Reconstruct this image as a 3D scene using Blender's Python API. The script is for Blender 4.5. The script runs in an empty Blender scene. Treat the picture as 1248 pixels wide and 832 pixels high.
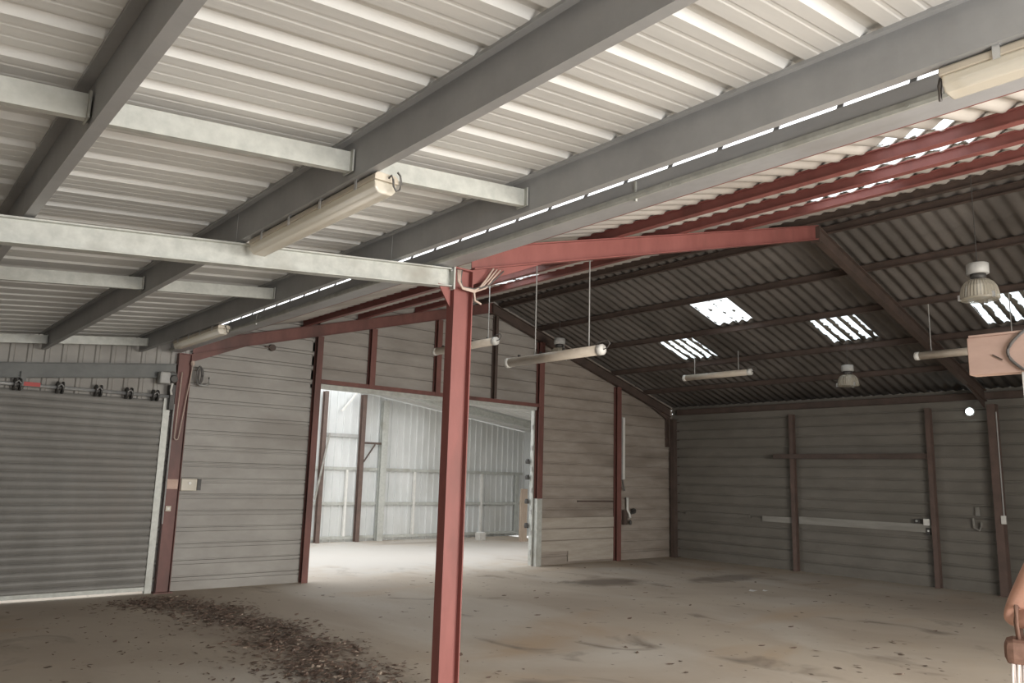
import bpy, bmesh, math, random
from mathutils import Vector, Matrix
random.seed(7)
SC = bpy.context.scene
COL = SC.collection
PI = math.pi

# ------------------------------------------------------------------ helpers
class MB:
    """collects verts / faces, then links them as ONE mesh object"""
    def __init__(s): s.v = []; s.f = []
    def add(s, vs, fs):
        o = len(s.v); s.v += [tuple(x) for x in vs]; s.f += [tuple(i + o for i in f) for f in fs]; return s
    def box(s, x0, x1, y0, y1, z0, z1):
        vs = [(x, y, z) for z in (z0, z1) for y in (y0, y1) for x in (x0, x1)]
        return s.add(vs, [(0,2,3,1),(4,5,7,6),(0,1,5,4),(2,6,7,3),(0,4,6,2),(1,3,7,5)])
    def prism(s, prof, p0, p1, up=(0,0,1), cap=True):
        """extrude the 2D profile (u = sideways, w = along 'up') from p0 to p1"""
        p0 = Vector(p0); p1 = Vector(p1); d = (p1 - p0).normalized(); up = Vector(up)
        u = d.cross(up).normalized(); w = u.cross(d).normalized(); n = len(prof)
        vs = [p0 + u*a + w*b for a, b in prof] + [p1 + u*a + w*b for a, b in prof]
        fs = [(i, (i+1) % n, n + (i+1) % n, n + i) for i in range(n)]
        if cap: fs += [tuple(range(n))[::-1], tuple(range(n, 2*n))]
        return s.add(vs, fs)
    def bar(s, p0, p1, wd, ht, up=(0,0,1)):
        a, b = wd/2, ht/2
        return s.prism([(-a,-b),(a,-b),(a,b),(-a,b)], p0, p1, up)
    def ibeam(s, p0, p1, h, b, tw=.008, tf=.011, up=(0,0,1)):
        H, B, T = h/2, b/2, tw/2
        return s.prism([(-B,-H),(B,-H),(B,-H+tf),(T,-H+tf),(T,H-tf),(B,H-tf),(B,H),(-B,H),(-B,H-tf),(-T,H-tf),(-T,-H+tf),(-B,-H+tf)], p0, p1, up)
    def tube(s, pts, r, n=8, closed_ends=True, r2=None):
        pts = [Vector(p) for p in pts]; rings = []
        m = len(pts)
        for i, p in enumerate(pts):
            d = (pts[min(i+1, m-1)] - pts[max(i-1, 0)]).normalized()
            a = Vector((0,0,1)) if abs(d.z) < .9 else Vector((1,0,0))
            u = d.cross(a).normalized(); w = u.cross(d)
            rr = r if r2 is None else r + (r2 - r)*i/(m-1)
            rings.append([p + u*math.cos(2*PI*k/n)*rr + w*math.sin(2*PI*k/n)*rr for k in range(n)])
        vs = [q for ring in rings for q in ring]
        fs = [(i*n+k, i*n+(k+1) % n, (i+1)*n+(k+1) % n, (i+1)*n+k) for i in range(m-1) for k in range(n)]
        if closed_ends: fs += [tuple(range(n))[::-1], tuple((m-1)*n+k for k in range(n))]
        return s.add(vs, fs)
    def lathe(s, prof, c, n=32, flute=0.0, axis='z'):
        vs = []; m = len(prof)
        for r, z in prof:
            for k in range(n):
                rr = r * (1 + (flute if k % 2 else 0))
                a = 2*PI*k/n
                if axis == 'z': vs.append((c[0] + rr*math.cos(a), c[1] + rr*math.sin(a), c[2] + z))
                elif axis == 'y': vs.append((c[0] + rr*math.cos(a), c[1] + z, c[2] + rr*math.sin(a)))
                else: vs.append((c[0] + z, c[1] + rr*math.cos(a), c[2] + rr*math.sin(a)))
        fs = [(i*n+k, i*n+(k+1) % n, (i+1)*n+(k+1) % n, (i+1)*n+k) for i in range(m-1) for k in range(n)]
        if prof[0][0] > 1e-4: fs.append(tuple(range(n))[::-1])
        if prof[-1][0] > 1e-4: fs.append(tuple((m-1)*n+k for k in range(n)))
        return s.add(vs, fs)
    def build(s, name, m, parent=None, smooth=False, bevel=0):
        me = bpy.data.meshes.new(name); me.from_pydata(s.v, [], s.f); me.update()
        bm = bmesh.new(); bm.from_mesh(me)
        bmesh.ops.recalc_face_normals(bm, faces=bm.faces); bm.to_mesh(me); bm.free()
        o = bpy.data.objects.new(name, me); COL.objects.link(o)
        me.materials.append(m)
        if smooth:
            for p in me.polygons: p.use_smooth = True
        if bevel:
            b = o.modifiers.new('bevel', 'BEVEL'); b.width = bevel; b.segments = 2; b.limit_method = 'ANGLE'
        if parent is not None:
            o.parent = parent; o.matrix_parent_inverse = Matrix.Translation(-parent.location)
        return o

def tag(o, label=None, cat=None, group=None, kind=None):
    if label: o['label'] = label
    if cat: o['category'] = cat
    if group: o['group'] = group
    if kind: o['kind'] = kind
    return o
def struct(o, label=None): return tag(o, label, None, None, 'structure')
def thing(name, label, cat, loc, group=None):
    o = bpy.data.objects.new(name, None); COL.objects.link(o); o.location = loc; o.empty_display_size = .1
    return tag(o, label, cat, group)
def copy_tree(o, off, label=None, group=None):
    """a thing with copies of its parts and sub-parts, moved by off"""
    r = o.copy(); COL.objects.link(r); r.location = o.location + Vector(off)
    if label: r['label'] = label
    if group: r['group'] = group
    for ch in list(o.children):
        c = ch.copy(); COL.objects.link(c); c.parent = r
        for g in list(ch.children):
            d = g.copy(); COL.objects.link(d); d.parent = c
    return r

# ------------------------------------------------------------------ materials
def mat(name, c1, c2=None, scale=6.0, rough=.6, metal=0.0, bump=0.0, stretch=(1,1,1), c3=None, c3scale=1.2, c3lo=.55, c3hi=.75, spec=.4):
    m = bpy.data.materials.new(name); m.use_nodes = True
    nt = m.node_tree; N = nt.nodes; L = nt.links
    b = N['Principled BSDF']; b.inputs['Roughness'].default_value = rough; b.inputs['Metallic'].default_value = metal
    b.inputs['Specular IOR Level'].default_value = spec
    c1 = (*c1, 1); c2 = (*(c2 or c1[:3]), 1)
    tc = N.new('ShaderNodeTexCoord'); mp = N.new('ShaderNodeMapping'); mp.inputs['Scale'].default_value = stretch
    geo = N.new('ShaderNodeNewGeometry')
    L.new(geo.outputs['Position'], mp.inputs['Vector'])
    nz = N.new('ShaderNodeTexNoise'); nz.inputs['Scale'].default_value = scale; nz.inputs['Detail'].default_value = 6; nz.inputs['Roughness'].default_value = .65
    L.new(mp.outputs['Vector'], nz.inputs['Vector'])
    rp = N.new('ShaderNodeValToRGB'); rp.color_ramp.elements[0].position = .35; rp.color_ramp.elements[1].position = .68
    rp.color_ramp.elements[0].color = c1; rp.color_ramp.elements[1].color = c2
    L.new(nz.outputs['Fac'], rp.inputs['Fac'])
    out = rp.outputs['Color']
    if c3:
        n3 = N.new('ShaderNodeTexNoise'); n3.inputs['Scale'].default_value = c3scale; n3.inputs['Detail'].default_value = 5
        L.new(mp.outputs['Vector'], n3.inputs['Vector'])
        r3 = N.new('ShaderNodeMapRange'); r3.inputs['From Min'].default_value = c3lo; r3.inputs['From Max'].default_value = c3hi
        L.new(n3.outputs['Fac'], r3.inputs['Value'])
        mx = N.new('ShaderNodeMix'); mx.data_type = 'RGBA'; mx.inputs['B'].default_value = (*c3, 1)
        L.new(r3.outputs['Result'], mx.inputs['Factor']); L.new(out, mx.inputs['A']); out = mx.outputs['Result']
    L.new(out, b.inputs['Base Color'])
    if bump:
        bp = N.new('ShaderNodeBump'); bp.inputs['Strength'].default_value = bump; bp.inputs['Distance'].default_value = .01
        L.new(nz.outputs['Fac'], bp.inputs['Height']); L.new(bp.outputs['Normal'], b.inputs['Normal'])
    return m

M = {}
M['white_sheet'] = mat('white_sheet', (.60,.60,.58), (.70,.70,.68), 1.5, .42, 0, 0, (.35, 4, 1))
M['grey_paint'] = mat('grey_paint', (.33,.333,.335), (.40,.403,.405), 3, .42, 0, .05)
M['dark_grey'] = mat('dark_grey', (.13,.135,.13), (.18,.185,.175), 4, .5, 0, .05)
M['galvanised'] = mat('galvanised', (.42,.43,.40), (.54,.55,.51), 14, .45, .15, .05, (1,1,1), (.34,.33,.29), 2.5)
M['zinc'] = mat('zinc', (.36,.365,.375), (.45,.455,.465), 5, .45, .1, .05, (1,.4,1), (.29,.275,.265), 2)
M['red_oxide'] = mat('red_oxide', (.225,.078,.068), (.275,.10,.088), 5, .5, 0, .05, (1,1,.4), (.175,.07,.06), 2.4)
M['red_dark'] = mat('red_dark', (.145,.066,.056), (.205,.09,.076), 5, .5, 0, .08, (1,1,.4), (.09,.052,.045), 2.0, .5, .75)
M['post_brown'] = mat('post_brown', (.105,.075,.063), (.15,.10,.083), 5, .6, 0, .05)
M['post_pale'] = mat('post_pale', (.30,.27,.25), (.38,.34,.31), 5, .6, 0, .05)
M['dark_steel'] = mat('dark_steel', (.075,.056,.047), (.11,.078,.065), 4, .6, 0, .08)
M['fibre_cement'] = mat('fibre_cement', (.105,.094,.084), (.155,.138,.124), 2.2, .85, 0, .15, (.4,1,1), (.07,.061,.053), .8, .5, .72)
M['fibre_lit'] = mat('fibre_lit', (.40,.37,.34), (.50,.47,.43), 2.2, .85, 0, .12, (.4,1,1), (.30,.27,.24), .8, .5, .72)  # near slope's stronger light put into a paler copy of the sheet colour
M['clad_left'] = mat('clad_left', (.31,.295,.272), (.39,.375,.348), 2.2, .6, 0, .06, (.6,1,1.2), (.27,.25,.225), 1.0, .5, .75)
M['clad_right'] = mat('clad_right', (.275,.235,.198), (.36,.315,.272), 3.0, .75, 0, .10, (.5,1,2.2), (.205,.17,.14), 1.1, .52, .75)
M['clad_mid'] = mat('clad_mid', (.285,.262,.235), (.36,.333,.302), 2.4, .7, 0, .10, (.5,1,1.8), (.215,.19,.165), 1.0, .52, .75)
M['clad_board'] = mat('clad_board', (.36,.32,.27), (.46,.415,.36), 4.0, .75, 0, .12, (.4,1,3), (.34,.29,.235), 1.6, .54, .72)
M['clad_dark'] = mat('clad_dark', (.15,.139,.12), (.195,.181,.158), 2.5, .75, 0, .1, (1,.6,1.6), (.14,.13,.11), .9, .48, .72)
M['clad_hall'] = mat('clad_hall', (.58,.60,.59), (.68,.69,.68), 1.8, .5, 0, .04, (1,1,.5), (.50,.50,.47), .8, .5, .75)
M['shutter'] = mat('shutter', (.20,.193,.178), (.25,.243,.225), 2.5, .55, .1, .06, (1,1,.6), (.23,.215,.195), 1.2)
M['steel_bright'] = mat('steel_bright', (.55,.56,.56), (.68,.69,.69), 12, .3, .6, .03)
M['black_metal'] = mat('black_metal', (.05,.048,.045), (.09,.085,.08), 12, .5, .2, .05)
M['plastic_beige'] = mat('plastic_beige', (.55,.49,.40), (.64,.58,.48), 7, .4, 0, .03, (1,.5,1), (.42,.36,.28), 3)
M['plastic_white'] = mat('plastic_white', (.66,.65,.61), (.76,.75,.71), 10, .35)
M['plastic_grey'] = mat('plastic_grey', (.36,.36,.35), (.44,.44,.42), 10, .45)
M['tube_body'] = mat('tube_body', (.58,.51,.42), (.68,.61,.52), 7, .35, 0, .03, (1,.6,1), (.44,.38,.31), 3)
M['cable'] = mat('cable', (.10,.095,.09), (.15,.14,.13), 20, .5)
M['cable_pale'] = mat('cable_pale', (.46,.36,.30), (.55,.44,.37), 14, .5)
M['wood'] = mat('wood', (.36,.28,.215), (.46,.37,.29), 7, .75, 0, .1, (4,4,.5))
M['pale_pink'] = mat('pale_pink', (.50,.345,.285), (.60,.43,.36), 5, .6, 0, .08, (1,.6,2), (.44,.30,.24), 2)  # header beam's red with the wash of glare in it; plain pink elsewhere
M['red_label'] = mat('red_label', (.42,.05,.05), (.50,.07,.06), 9, .5)
M['paper'] = mat('paper', (.72,.72,.70), (.82,.82,.80), 9, .7)
M['concrete_block'] = mat('concrete_block', (.48,.46,.42), (.58,.56,.52), 18, .9, 0, .3)
M['strip_pale'] = mat('strip_pale', (.25,.24,.215), (.32,.31,.28), 3, .7, 0, .05, (1,.5,3), (.19,.18,.16), 1.6, .48, .66)
M['skin'] = mat('skin', (.58,.32,.235), (.64,.37,.28), 18, .5, 0, .03)
M['brown_cloth'] = mat('brown_cloth', (.20,.115,.085), (.26,.155,.115), 30, .85, 0, .15)
M['grey_cloth'] = mat('grey_cloth', (.24,.24,.26), (.31,.31,.33), 40, .9, 0, .2)
M['white_cord'] = mat('white_cord', (.70,.62,.58), (.80,.72,.68), 40, .9, 0, .3)
M['dark_hair'] = mat('dark_hair', (.04,.028,.02), (.08,.055,.04), 40, .6, 0, .2)
M['leaf'] = mat('leaf', (.11,.075,.058), (.25,.175,.135), 12, .85, 0, .1, (1,1,1), (.50,.41,.33), 17, .60, .64)
M['yard'] = mat('yard', (.42,.41,.38), (.50,.48,.45), 2, .9)

def mat_translucent(name, col, dirt, amount):
    m = bpy.data.materials.new(name); m.use_nodes = True
    nt = m.node_tree; N = nt.nodes; L = nt.links; N.clear()
    o = N.new('ShaderNodeOutputMaterial')
    tr = N.new('ShaderNodeBsdfTransparent'); tr.inputs['Color'].default_value = (*col, 1)
    tl = N.new('ShaderNodeBsdfTranslucent'); tl.inputs['Color'].default_value = (*col, 1)
    df = N.new('ShaderNodeBsdfDiffuse'); df.inputs['Color'].default_value = (*dirt, 1)
    a = N.new('ShaderNodeMixShader'); a.inputs['Fac'].default_value = .5
    L.new(tr.outputs[0], a.inputs[1]); L.new(tl.outputs[0], a.inputs[2])
    g = N.new('ShaderNodeNewGeometry'); nz = N.new('ShaderNodeTexNoise'); nz.inputs['Scale'].default_value = 9; nz.inputs['Detail'].default_value = 5
    L.new(g.outputs['Position'], nz.inputs['Vector'])
    # dirt that has settled in the troughs of the sheet: the wave runs along world Y
    sp = N.new('ShaderNodeSeparateXYZ'); L.new(g.outputs['Position'], sp.inputs[0])
    ml = N.new('ShaderNodeMath'); ml.operation = 'MULTIPLY'; ml.inputs[1].default_value = 2*PI/.177
    cs = N.new('ShaderNodeMath'); cs.operation = 'COSINE'
    L.new(sp.outputs['Y'], ml.inputs[0]); L.new(ml.outputs[0], cs.inputs[0])
    ad = N.new('ShaderNodeMath'); ad.operation = 'MULTIPLY_ADD'; ad.inputs[1].default_value = -.30; L.new(cs.outputs[0], ad.inputs[0]); L.new(nz.outputs['Fac'], ad.inputs[2])
    mr = N.new('ShaderNodeMapRange'); mr.inputs['From Min'].default_value = amount; mr.inputs['From Max'].default_value = amount + .06
    L.new(ad.outputs[0], mr.inputs['Value'])
    b = N.new('ShaderNodeMixShader'); L.new(mr.outputs[0], b.inputs['Fac'])
    L.new(a.outputs[0], b.inputs[1]); L.new(df.outputs[0], b.inputs[2]); L.new(b.outputs[0], o.inputs['Surface'])
    return m
M['skylight'] = mat_translucent('skylight_pane', (.92,.96,.97), (.16,.15,.13), .50)
M['skylight_clean'] = mat_translucent('skylight_pane_clean', (.95,.97,.97), (.16,.15,.13), .78)

def mat_clear(name, col, rough=.15, alpha=.55):
    m = bpy.data.materials.new(name); m.use_nodes = True
    nt = m.node_tree; N = nt.nodes; L = nt.links
    b = N['Principled BSDF']; b.inputs['Base Color'].default_value = (*col, 1); b.inputs['Roughness'].default_value = rough
    b.inputs['Alpha'].default_value = alpha
    return m
M['diffuser'] = mat_clear('diffuser', (.78,.73,.62), .2, .68)
M['prismatic'] = mat_clear('prismatic', (.42,.39,.32), .12, .62)

def mat_emit(name, col, s):
    m = bpy.data.materials.new(name); m.use_nodes = True
    b = m.node_tree.nodes['Principled BSDF']; b.inputs['Base Color'].default_value = (.8,.8,.8,1)
    b.inputs['Emission Color'].default_value = (*col, 1); b.inputs['Emission Strength'].default_value = s
    return m
M['disc_glow'] = mat_emit('disc_glow', (.85,1,1), 12)  # glow of the stand-in disc on the side wall
M['tube_glow'] = mat_emit('tube_glow', (1,.95,.82), .25)

def mat_floor():
    m = bpy.data.materials.new('concrete_floor'); m.use_nodes = True
    nt = m.node_tree; N = nt.nodes; L = nt.links
    b = N['Principled BSDF']; b.inputs['Roughness'].default_value = .8; b.inputs['Specular IOR Level'].default_value = .3
    g = N.new('ShaderNodeNewGeometry')
    def noise(scale, det=6, stretch=None, rot=0, dist=0):
        n = N.new('ShaderNodeTexNoise'); n.inputs['Scale'].default_value = scale; n.inputs['Detail'].default_value = det; n.inputs['Distortion'].default_value = dist
        mp = N.new('ShaderNodeMapping'); mp.inputs['Scale'].default_value = stretch or (1,1,1); mp.inputs['Rotation'].default_value = (0,0,rot)
        L.new(g.outputs['Position'], mp.inputs['Vector']); L.new(mp.outputs[0], n.inputs['Vector']); return n.outputs['Fac']
    def ramp(fac, lo, hi):
        r = N.new('ShaderNodeMapRange'); r.inputs['From Min'].default_value = lo; r.inputs['From Max'].default_value = hi; L.new(fac, r.inputs['Value']); return r.outputs[0]
    def mix(a, col, fac):
        x = N.new('ShaderNodeMix'); x.data_type = 'RGBA'
        if isinstance(a, tuple): x.inputs['A'].default_value = (*a, 1)
        else: L.new(a, x.inputs['A'])
        x.inputs['B'].default_value = (*col, 1); L.new(fac, x.inputs['Factor']); return x.outputs['Result']
    c = mix((.44,.375,.305), (.52,.455,.375), ramp(noise(.7, 5, (1,.6,1), .5, .4), .38, .62))
    c = mix(c, (.60,.56,.50), ramp(noise(.45, 7, (1,.45,1), -.7, .8), .52, .70))      # pale dusty sweeps
    c = mix(c, (.48,.365,.255), ramp(noise(.55, 6, (.5,1,1), .9, .6), .55, .72))        # tan mud film
    c = mix(c, (.26,.22,.18), ramp(noise(1.3, 9, (1,.7,1), .2, 1.0), .60, .74))      # dark grime
    c = mix(c, (.13,.10,.08), ramp(noise(7, 8), .66, .72))                             # specks
    def spot(x, y, rx, ry, col, c, k=1.0):
        sp = N.new('ShaderNodeMapping'); sp.vector_type = 'POINT'
        sp.inputs['Location'].default_value = (-x/rx, -y/ry, 0); sp.inputs['Scale'].default_value = (1/rx, 1/ry, 0)
        L.new(g.outputs['Position'], sp.inputs['Vector'])
        le = N.new('ShaderNodeVectorMath'); le.operation = 'LENGTH'; L.new(sp.outputs[0], le.inputs[0])
        ad = N.new('ShaderNodeMath'); ad.operation = 'ADD'; L.new(le.outputs['Value'], ad.inputs[0]); L.new(noise(3, 6), ad.inputs[1])
        r = N.new('ShaderNodeMapRange'); r.inputs['From Min'].default_value = 1.65; r.inputs['From Max'].default_value = 1.1; r.inputs['To Max'].default_value = k
        L.new(ad.outputs[0], r.inputs['Value']); return mix(c, col, r.outputs[0])
    c = spot(9.75, 9.0, .75, .42, (.15,.12,.095), c, .8)       # oily patch by the opening
    c = spot(12.0, 8.3, 1.0, .35, (.17,.135,.11), c, .6)
    c = spot(3.45, 8.0, .55, 3.6, (.22,.17,.135), c, .4)        # humus under the leaf drift
    c = spot(8.6, 14.2, 3.6, 3.0, (.54,.52,.485), c, .85)       # paler floor of the next hall
    c = spot(12.5, 14.0, 2.2, 2.6, (.50,.475,.44), c, .7)
    c = spot(11.0, 16.3, 1.4, .25, (.33,.28,.23), c, .6)
    L.new(c, b.inputs['Base Color'])
    bp = N.new('ShaderNodeBump'); bp.inputs['Strength'].default_value = .25; bp.inputs['Distance'].default_value = .01
    L.new(noise(14, 8), bp.inputs['Height']); L.new(bp.outputs[0], b.inputs['Normal'])
    return m
M['floor'] = mat_floor()

# ------------------------------------------------------------------ camera
H0 = 1.65
Rr = [[0.762, 0.131, 0.634], [-0.647, 0.113, 0.754], [0.027, -0.985, 0.171]]
def calib():
    f = 949.; cx, cy = 624., 416.
    Lv = Vector((-190-cx, 558-cy, f)).normalized()
    Wv = Vector((1760-cx, 612-cy, f)); Wv = (Wv - Lv*Wv.dot(Lv)).normalized()
    Uv = Wv.cross(Lv)
    if Uv.y > 0: Uv = -Uv
    return Wv, Lv, Uv
Wv, Lv, Uv = calib()
cam = bpy.data.cameras.new('camera'); co = bpy.data.objects.new('camera', cam); COL.objects.link(co)
cam.sensor_width = 36; cam.lens = 36*949/1248; cam.clip_start = .05; cam.clip_end = 200
mw = Matrix(((Wv.x, -Wv.y, -Wv.z, 0), (Lv.x, -Lv.y, -Lv.z, 0), (Uv.x, -Uv.y, -Uv.z, H0), (0,0,0,1)))
co.matrix_world = mw
SC.camera = co

# ------------------------------------------------------------------ key dimensions (metres; X across, Y along the hangar, Z up)
XC = 3.45; YG = 11.2; YF = 4.74; XR = 14.3; RX = 8.9; RZ = 4.85; SL = .268; SR = .302
def top(x): return RZ - SL*(RX-x) if x < RX else RZ - SR*(x-RX)   # top of the red rafters
PH = .092                                                        # red purlin height
def lt(x): return 2.89 + .10*x                                   # top of the lean-to rafter
def sheet_l(x): return lt(x) + .197                               # underside of the white sheets

# ------------------------------------------------------------------ floor, ground
struct(MB().box(-3.6, 14.6, -3.0, 17.5, -.12, 0).build('floor', M['floor']))
struct(MB().box(-30, 45, -40, 50, -.5, -.13).build('ground', M['yard']))

# ------------------------------------------------------------------ cladding: horizontal ribs
def clad_profile(z0, z1, off, pitch, rib=.022, w=.05):
    """list of (z, depth) from z0 to z1, ribs stand proud by rib"""
    pts = [(z0, 0)]; z = off
    while z < z1 - w:
        if z > z0 + .01:
            if rib > .025:      # raised seam between two shadow grooves
                pts += [(z-.040, 0), (z-.036, -.024), (z-.018, -.024), (z-.014, .012), (z+.012, .012), (z+.016, -.024), (z+.028, -.024), (z+.034, 0)]
            else:               # boards with an open joint, the upper edge rolled forward
                pts += [(z-.016, 0), (z-.013, -.026), (z+.003, -.026), (z+.006, .012), (z+.024, .012), (z+.034, 0)]
        z += pitch
    pts.append((z1, 0)); return pts
def clad_y(name, m, x0, x1, y, z0, z1, off, pitch, cut=None, rib=.022, w=.05):
    pr = clad_profile(z0, z1, off, pitch, rib, w); mb = MB(); n = len(pr)
    vs = [(x, y-d, z) for x in (x0, x1) for z, d in pr] + [(x, y+.04, z) for x in (x0, x1) for z in (z0, z1)]
    fs = [(i, i+1, n+i+1, n+i) for i in range(n-1)] + [(2*n, 2*n+2, 2*n+3, 2*n+1)]
    mb.add(vs, fs); o = mb.build(name, m)
    if cut:
        bm = bmesh.new(); bm.from_mesh(o.data)
        for co_, no in cut:
            bmesh.ops.bisect_plane(bm, geom=bm.verts[:]+bm.edges[:]+bm.faces[:], plane_co=co_, plane_no=no, clear_outer=True)
        bm.to_mesh(o.data); bm.free()
    return o
roofcut = [((RX, 0, RZ+.10), (-SL, 0, 1)), ((RX, 0, RZ+.10), (SR, 0, 1))]
YW = YG + .09
struct(clad_y('wall_back', M['clad_left'], 3.33, 5.50, YW, 0, 5.2, .16, .2205, roofcut, .032, .060))
struct(clad_y('wall_above_opening', M['clad_mid'], 5.40, 10.25, YW, 2.93, 5.2, 3.03, .2205, roofcut, .02, .045))
struct(clad_y('wall_back_right', M['clad_right'], 10.15, XR+.05, YW, 0, 5.2, .16, .2205, roofcut, .016, .036))
# lighter boards fixed over the foot of the brown panel
for k, (z, x0, x1) in enumerate(((.13,11.05,12.35),(.33,10.28,12.35),(.55,10.28,12.35),(.77,10.32,12.36))):
    tag(MB().box(x0, x1, YW-.036, YW-.014, z-.085, z+.115).build('wall_board', M['clad_board'], bevel=.004), ('lowest and shortest', 'second lowest', 'second highest', 'highest')[k] + ' of the four pale boards at the foot of the brown wall panel beside the opening', 'board', 'pale boards beside the opening')
# wall along the far side, ribs run along Y
def clad_x(name, m, x, y0, y1, z0, z1, off, pitch, rib=.018, w=.04):
    pr = clad_profile(z0, z1, off, pitch, rib, w); n = len(pr)
    vs = [(x-d, y, z) for y in (y0, y1) for z, d in pr] + [(x+.06, y, z) for y in (y0, y1) for z in (z0, z1)]
    fs = [(i, i+1, n+i+1, n+i) for i in range(n-1)] + [(2*n, 2*n+2, 2*n+3, 2*n+1), (0, n, 2*n+2, 2*n), (n-1, 2*n-1, 2*n+3, 2*n+1)]
    return MB().add(vs, fs).build(name, m)
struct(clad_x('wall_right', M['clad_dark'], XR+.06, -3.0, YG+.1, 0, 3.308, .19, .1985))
# walls the camera does not face: the lean-to's outer side and the near end with its two open doorways
struct(MB().box(-3.6, -3.5, -3.0, YG+.1, 0, 2.72).build('wall_left', M['clad_left']))
wf = MB()
wf.box(-3.6, .3, -3.1, -3.0, 0, 2.78).box(3.15, 3.9, -3.1, -3.0, 0, 3.3).box(7.4, 14.4, -3.1, -3.0, 0, 3.2)
wf.add([(x, y, z) for y in (-3.1, -3.0) for x, z in ((3.9,3.2),(3.9,3.45),(8.9,4.9),(14.4,3.2))],
       [(0,1,2,3),(7,6,5,4),(0,4,5,1),(1,5,6,2),(2,6,7,3),(3,7,4,0)])
struct(wf.build('wall_front', M['clad_left']))

# ------------------------------------------------------------------ lean-to roof of white ribbed sheets
def rib_profile(y0, y1, phase, pitch):
    pts = []; k = math.floor((y0-phase)/pitch) - 1
    while True:
        c = phase + k*pitch; k += 1
        for dy, dz in ((-.046,0),(-.030,.032),(.026,.032),(.050,0),(.105,0),(.112,.002),(.124,.002),(.131,0),(.194,0),(.201,.002),(.213,.002),(.220,0)):
            if y0 <= c+dy <= y1: pts.append((c+dy, dz))
        if c > y1: break
    return [(y0, 0)] + pts + [(y1, 0)]
rp = rib_profile(-3.2, YG+.3, 1.55, .325); n = len(rp)
vs = [(x, y, sheet_l(x)+dz+.001) for x in (-3.7, 3.372) for y, dz in rp]
o = MB().add(vs, [(i, i+1, n+i+1, n+i) for i in range(n-1)]).build('ceiling', M['white_sheet'])
sd = o.modifiers.new('thickness', 'SOLIDIFY'); sd.thickness = .004; sd.offset = 1; struct(o)

# lean-to purlins: each is a segment between rafters
PX = [-.62, .56, 1.71, 2.845]
pl = {(1,0): 'dark grey steel roof purlin nearest the left edge, over the foreground',
      (1,1): 'dark grey steel roof purlin at the left edge behind the main rafter',
      (2,0): 'dark grey steel roof purlin carrying the middle fluorescent fitting, near half',
      (2,1): 'dark grey steel roof purlin, far half, between the left purlin and the gutter purlin',
      (3,0): 'long grey steel roof purlin along the bright gap above the gutter, near half',
      (3,1): 'dark grey steel roof purlin along the bright gap above the gutter, far half',
      (0,0): 'dark grey steel roof purlin left of the frame, near half', (0,1): 'dark grey steel roof purlin left of the frame, far half'}
for i, x in enumerate(PX):
    for j, (y0, y1) in enumerate(((-2.95, YF+.03), (YF+.035, YG+.02))):
        z = lt(x) + .09
        t = thing('roof_purlin', pl[(i,j)], 'purlin', (x, y0, z-.09), 'grey lean-to purlins')
        hz, fz = .195, .050
        zp = [(0,0),(fz,0),(fz,.016),(fz-.003,.016),(fz-.003,.003),(.003,.003),(.003,hz),(-fz,hz),(-fz,hz-.016),(-fz+.003,hz-.016),(-fz+.003,hz-.003),(0,hz-.003)]
        MB().prism(zp, (x, y0, z-.09), (x, y1, z-.09)).build('beam', M['grey_paint'], t)
# main lean-to rafter and the wall-end rafter
r = thing('lean_to_rafter', 'pale galvanised rafter running left from the red column across the lean-to roof', 'rafter', (-3.4, YF, lt(-3.4)-.15))
MB().ibeam((-3.4, YF, lt(-3.4)-.077), (XC-.108, YF, lt(XC-.108)-.095), .144, .082, .006, .009).build('beam', M['galvanised'], r)
MB().box(XC-.107, XC-.092, YF-.06, YF+.06, lt(XC)-.20, lt(XC)-.005).build('end_plate', M['galvanised'], r)
for sy in (-.035, .035): MB().lathe([(.011,0),(.011,.012)], (XC-.12, YF+sy, lt(XC)-.05), 6, 0, 'x').build('bolt', M['steel_bright'], r)
r = thing('wall_rafter', 'dark grey sloping beam over the roller shutter', 'rafter', (-3.4, YG, 2.2))
MB().ibeam((-3.4, YG, 2.62-.34), (XC-.10, YG, 2.62+.345), .19, .10, .007, .010).build('beam', M['dark_grey'], r)
MB().box(1.52, 1.58, YG-.06, YG+.02, 2.58, 2.76).build('hanger', M['dark_grey'], r)

# struts (bracing pieces between purlins), C channels
def strut(x0, x1, y, label):
    z0, z1 = lt(x0)+.085, lt(x1)+.085
    t = thing('purlin_strut', label, 'strut', (x0, y, z0-.05), 'galvanised struts between the purlins')
    p = [(-.02,-.05),(.02,-.05),(.02,-.045),(-.015,-.045),(-.015,.045),(.02,.045),(.02,.05),(-.02,.05)]
    MB().prism([(-a, b) for a, b in p], (x0, y, z0), (x1, y, z1)).build('channel', M['galvanised'], t)
    for x, z, s in ((x0, z0, 1), (x1, z1, -1)):
        MB().box(x+s*.0-.004, x+.004, y-.045, y+.05, z-.055, z+.055).build('end_cleat', M['galvanised'], t)
        MB().lathe([(.009,0),(.009,.016)], (x-s*.0-.008, y+.02, z-.03), 6, 0, 'x').build('bolt', M['steel_bright'], t)
e = .012
for (ya, yb, yc), nm in (((3.28,3.30,3.31), 'nearest the camera'), ((6.82,6.82,6.84), 'just beyond the main rafter'), ((10.86,10.86,10.82), 'close to the shutter wall')):
    for k, (a, b, y) in enumerate(((0,1,ya),(1,2,yb),(2,3,yc))):
        w = ('left', 'middle', 'right')[k]
        strut(PX[a]+e, PX[b]-e, y, f'pale galvanised roof strut, {w} one of the row {nm}')

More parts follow.
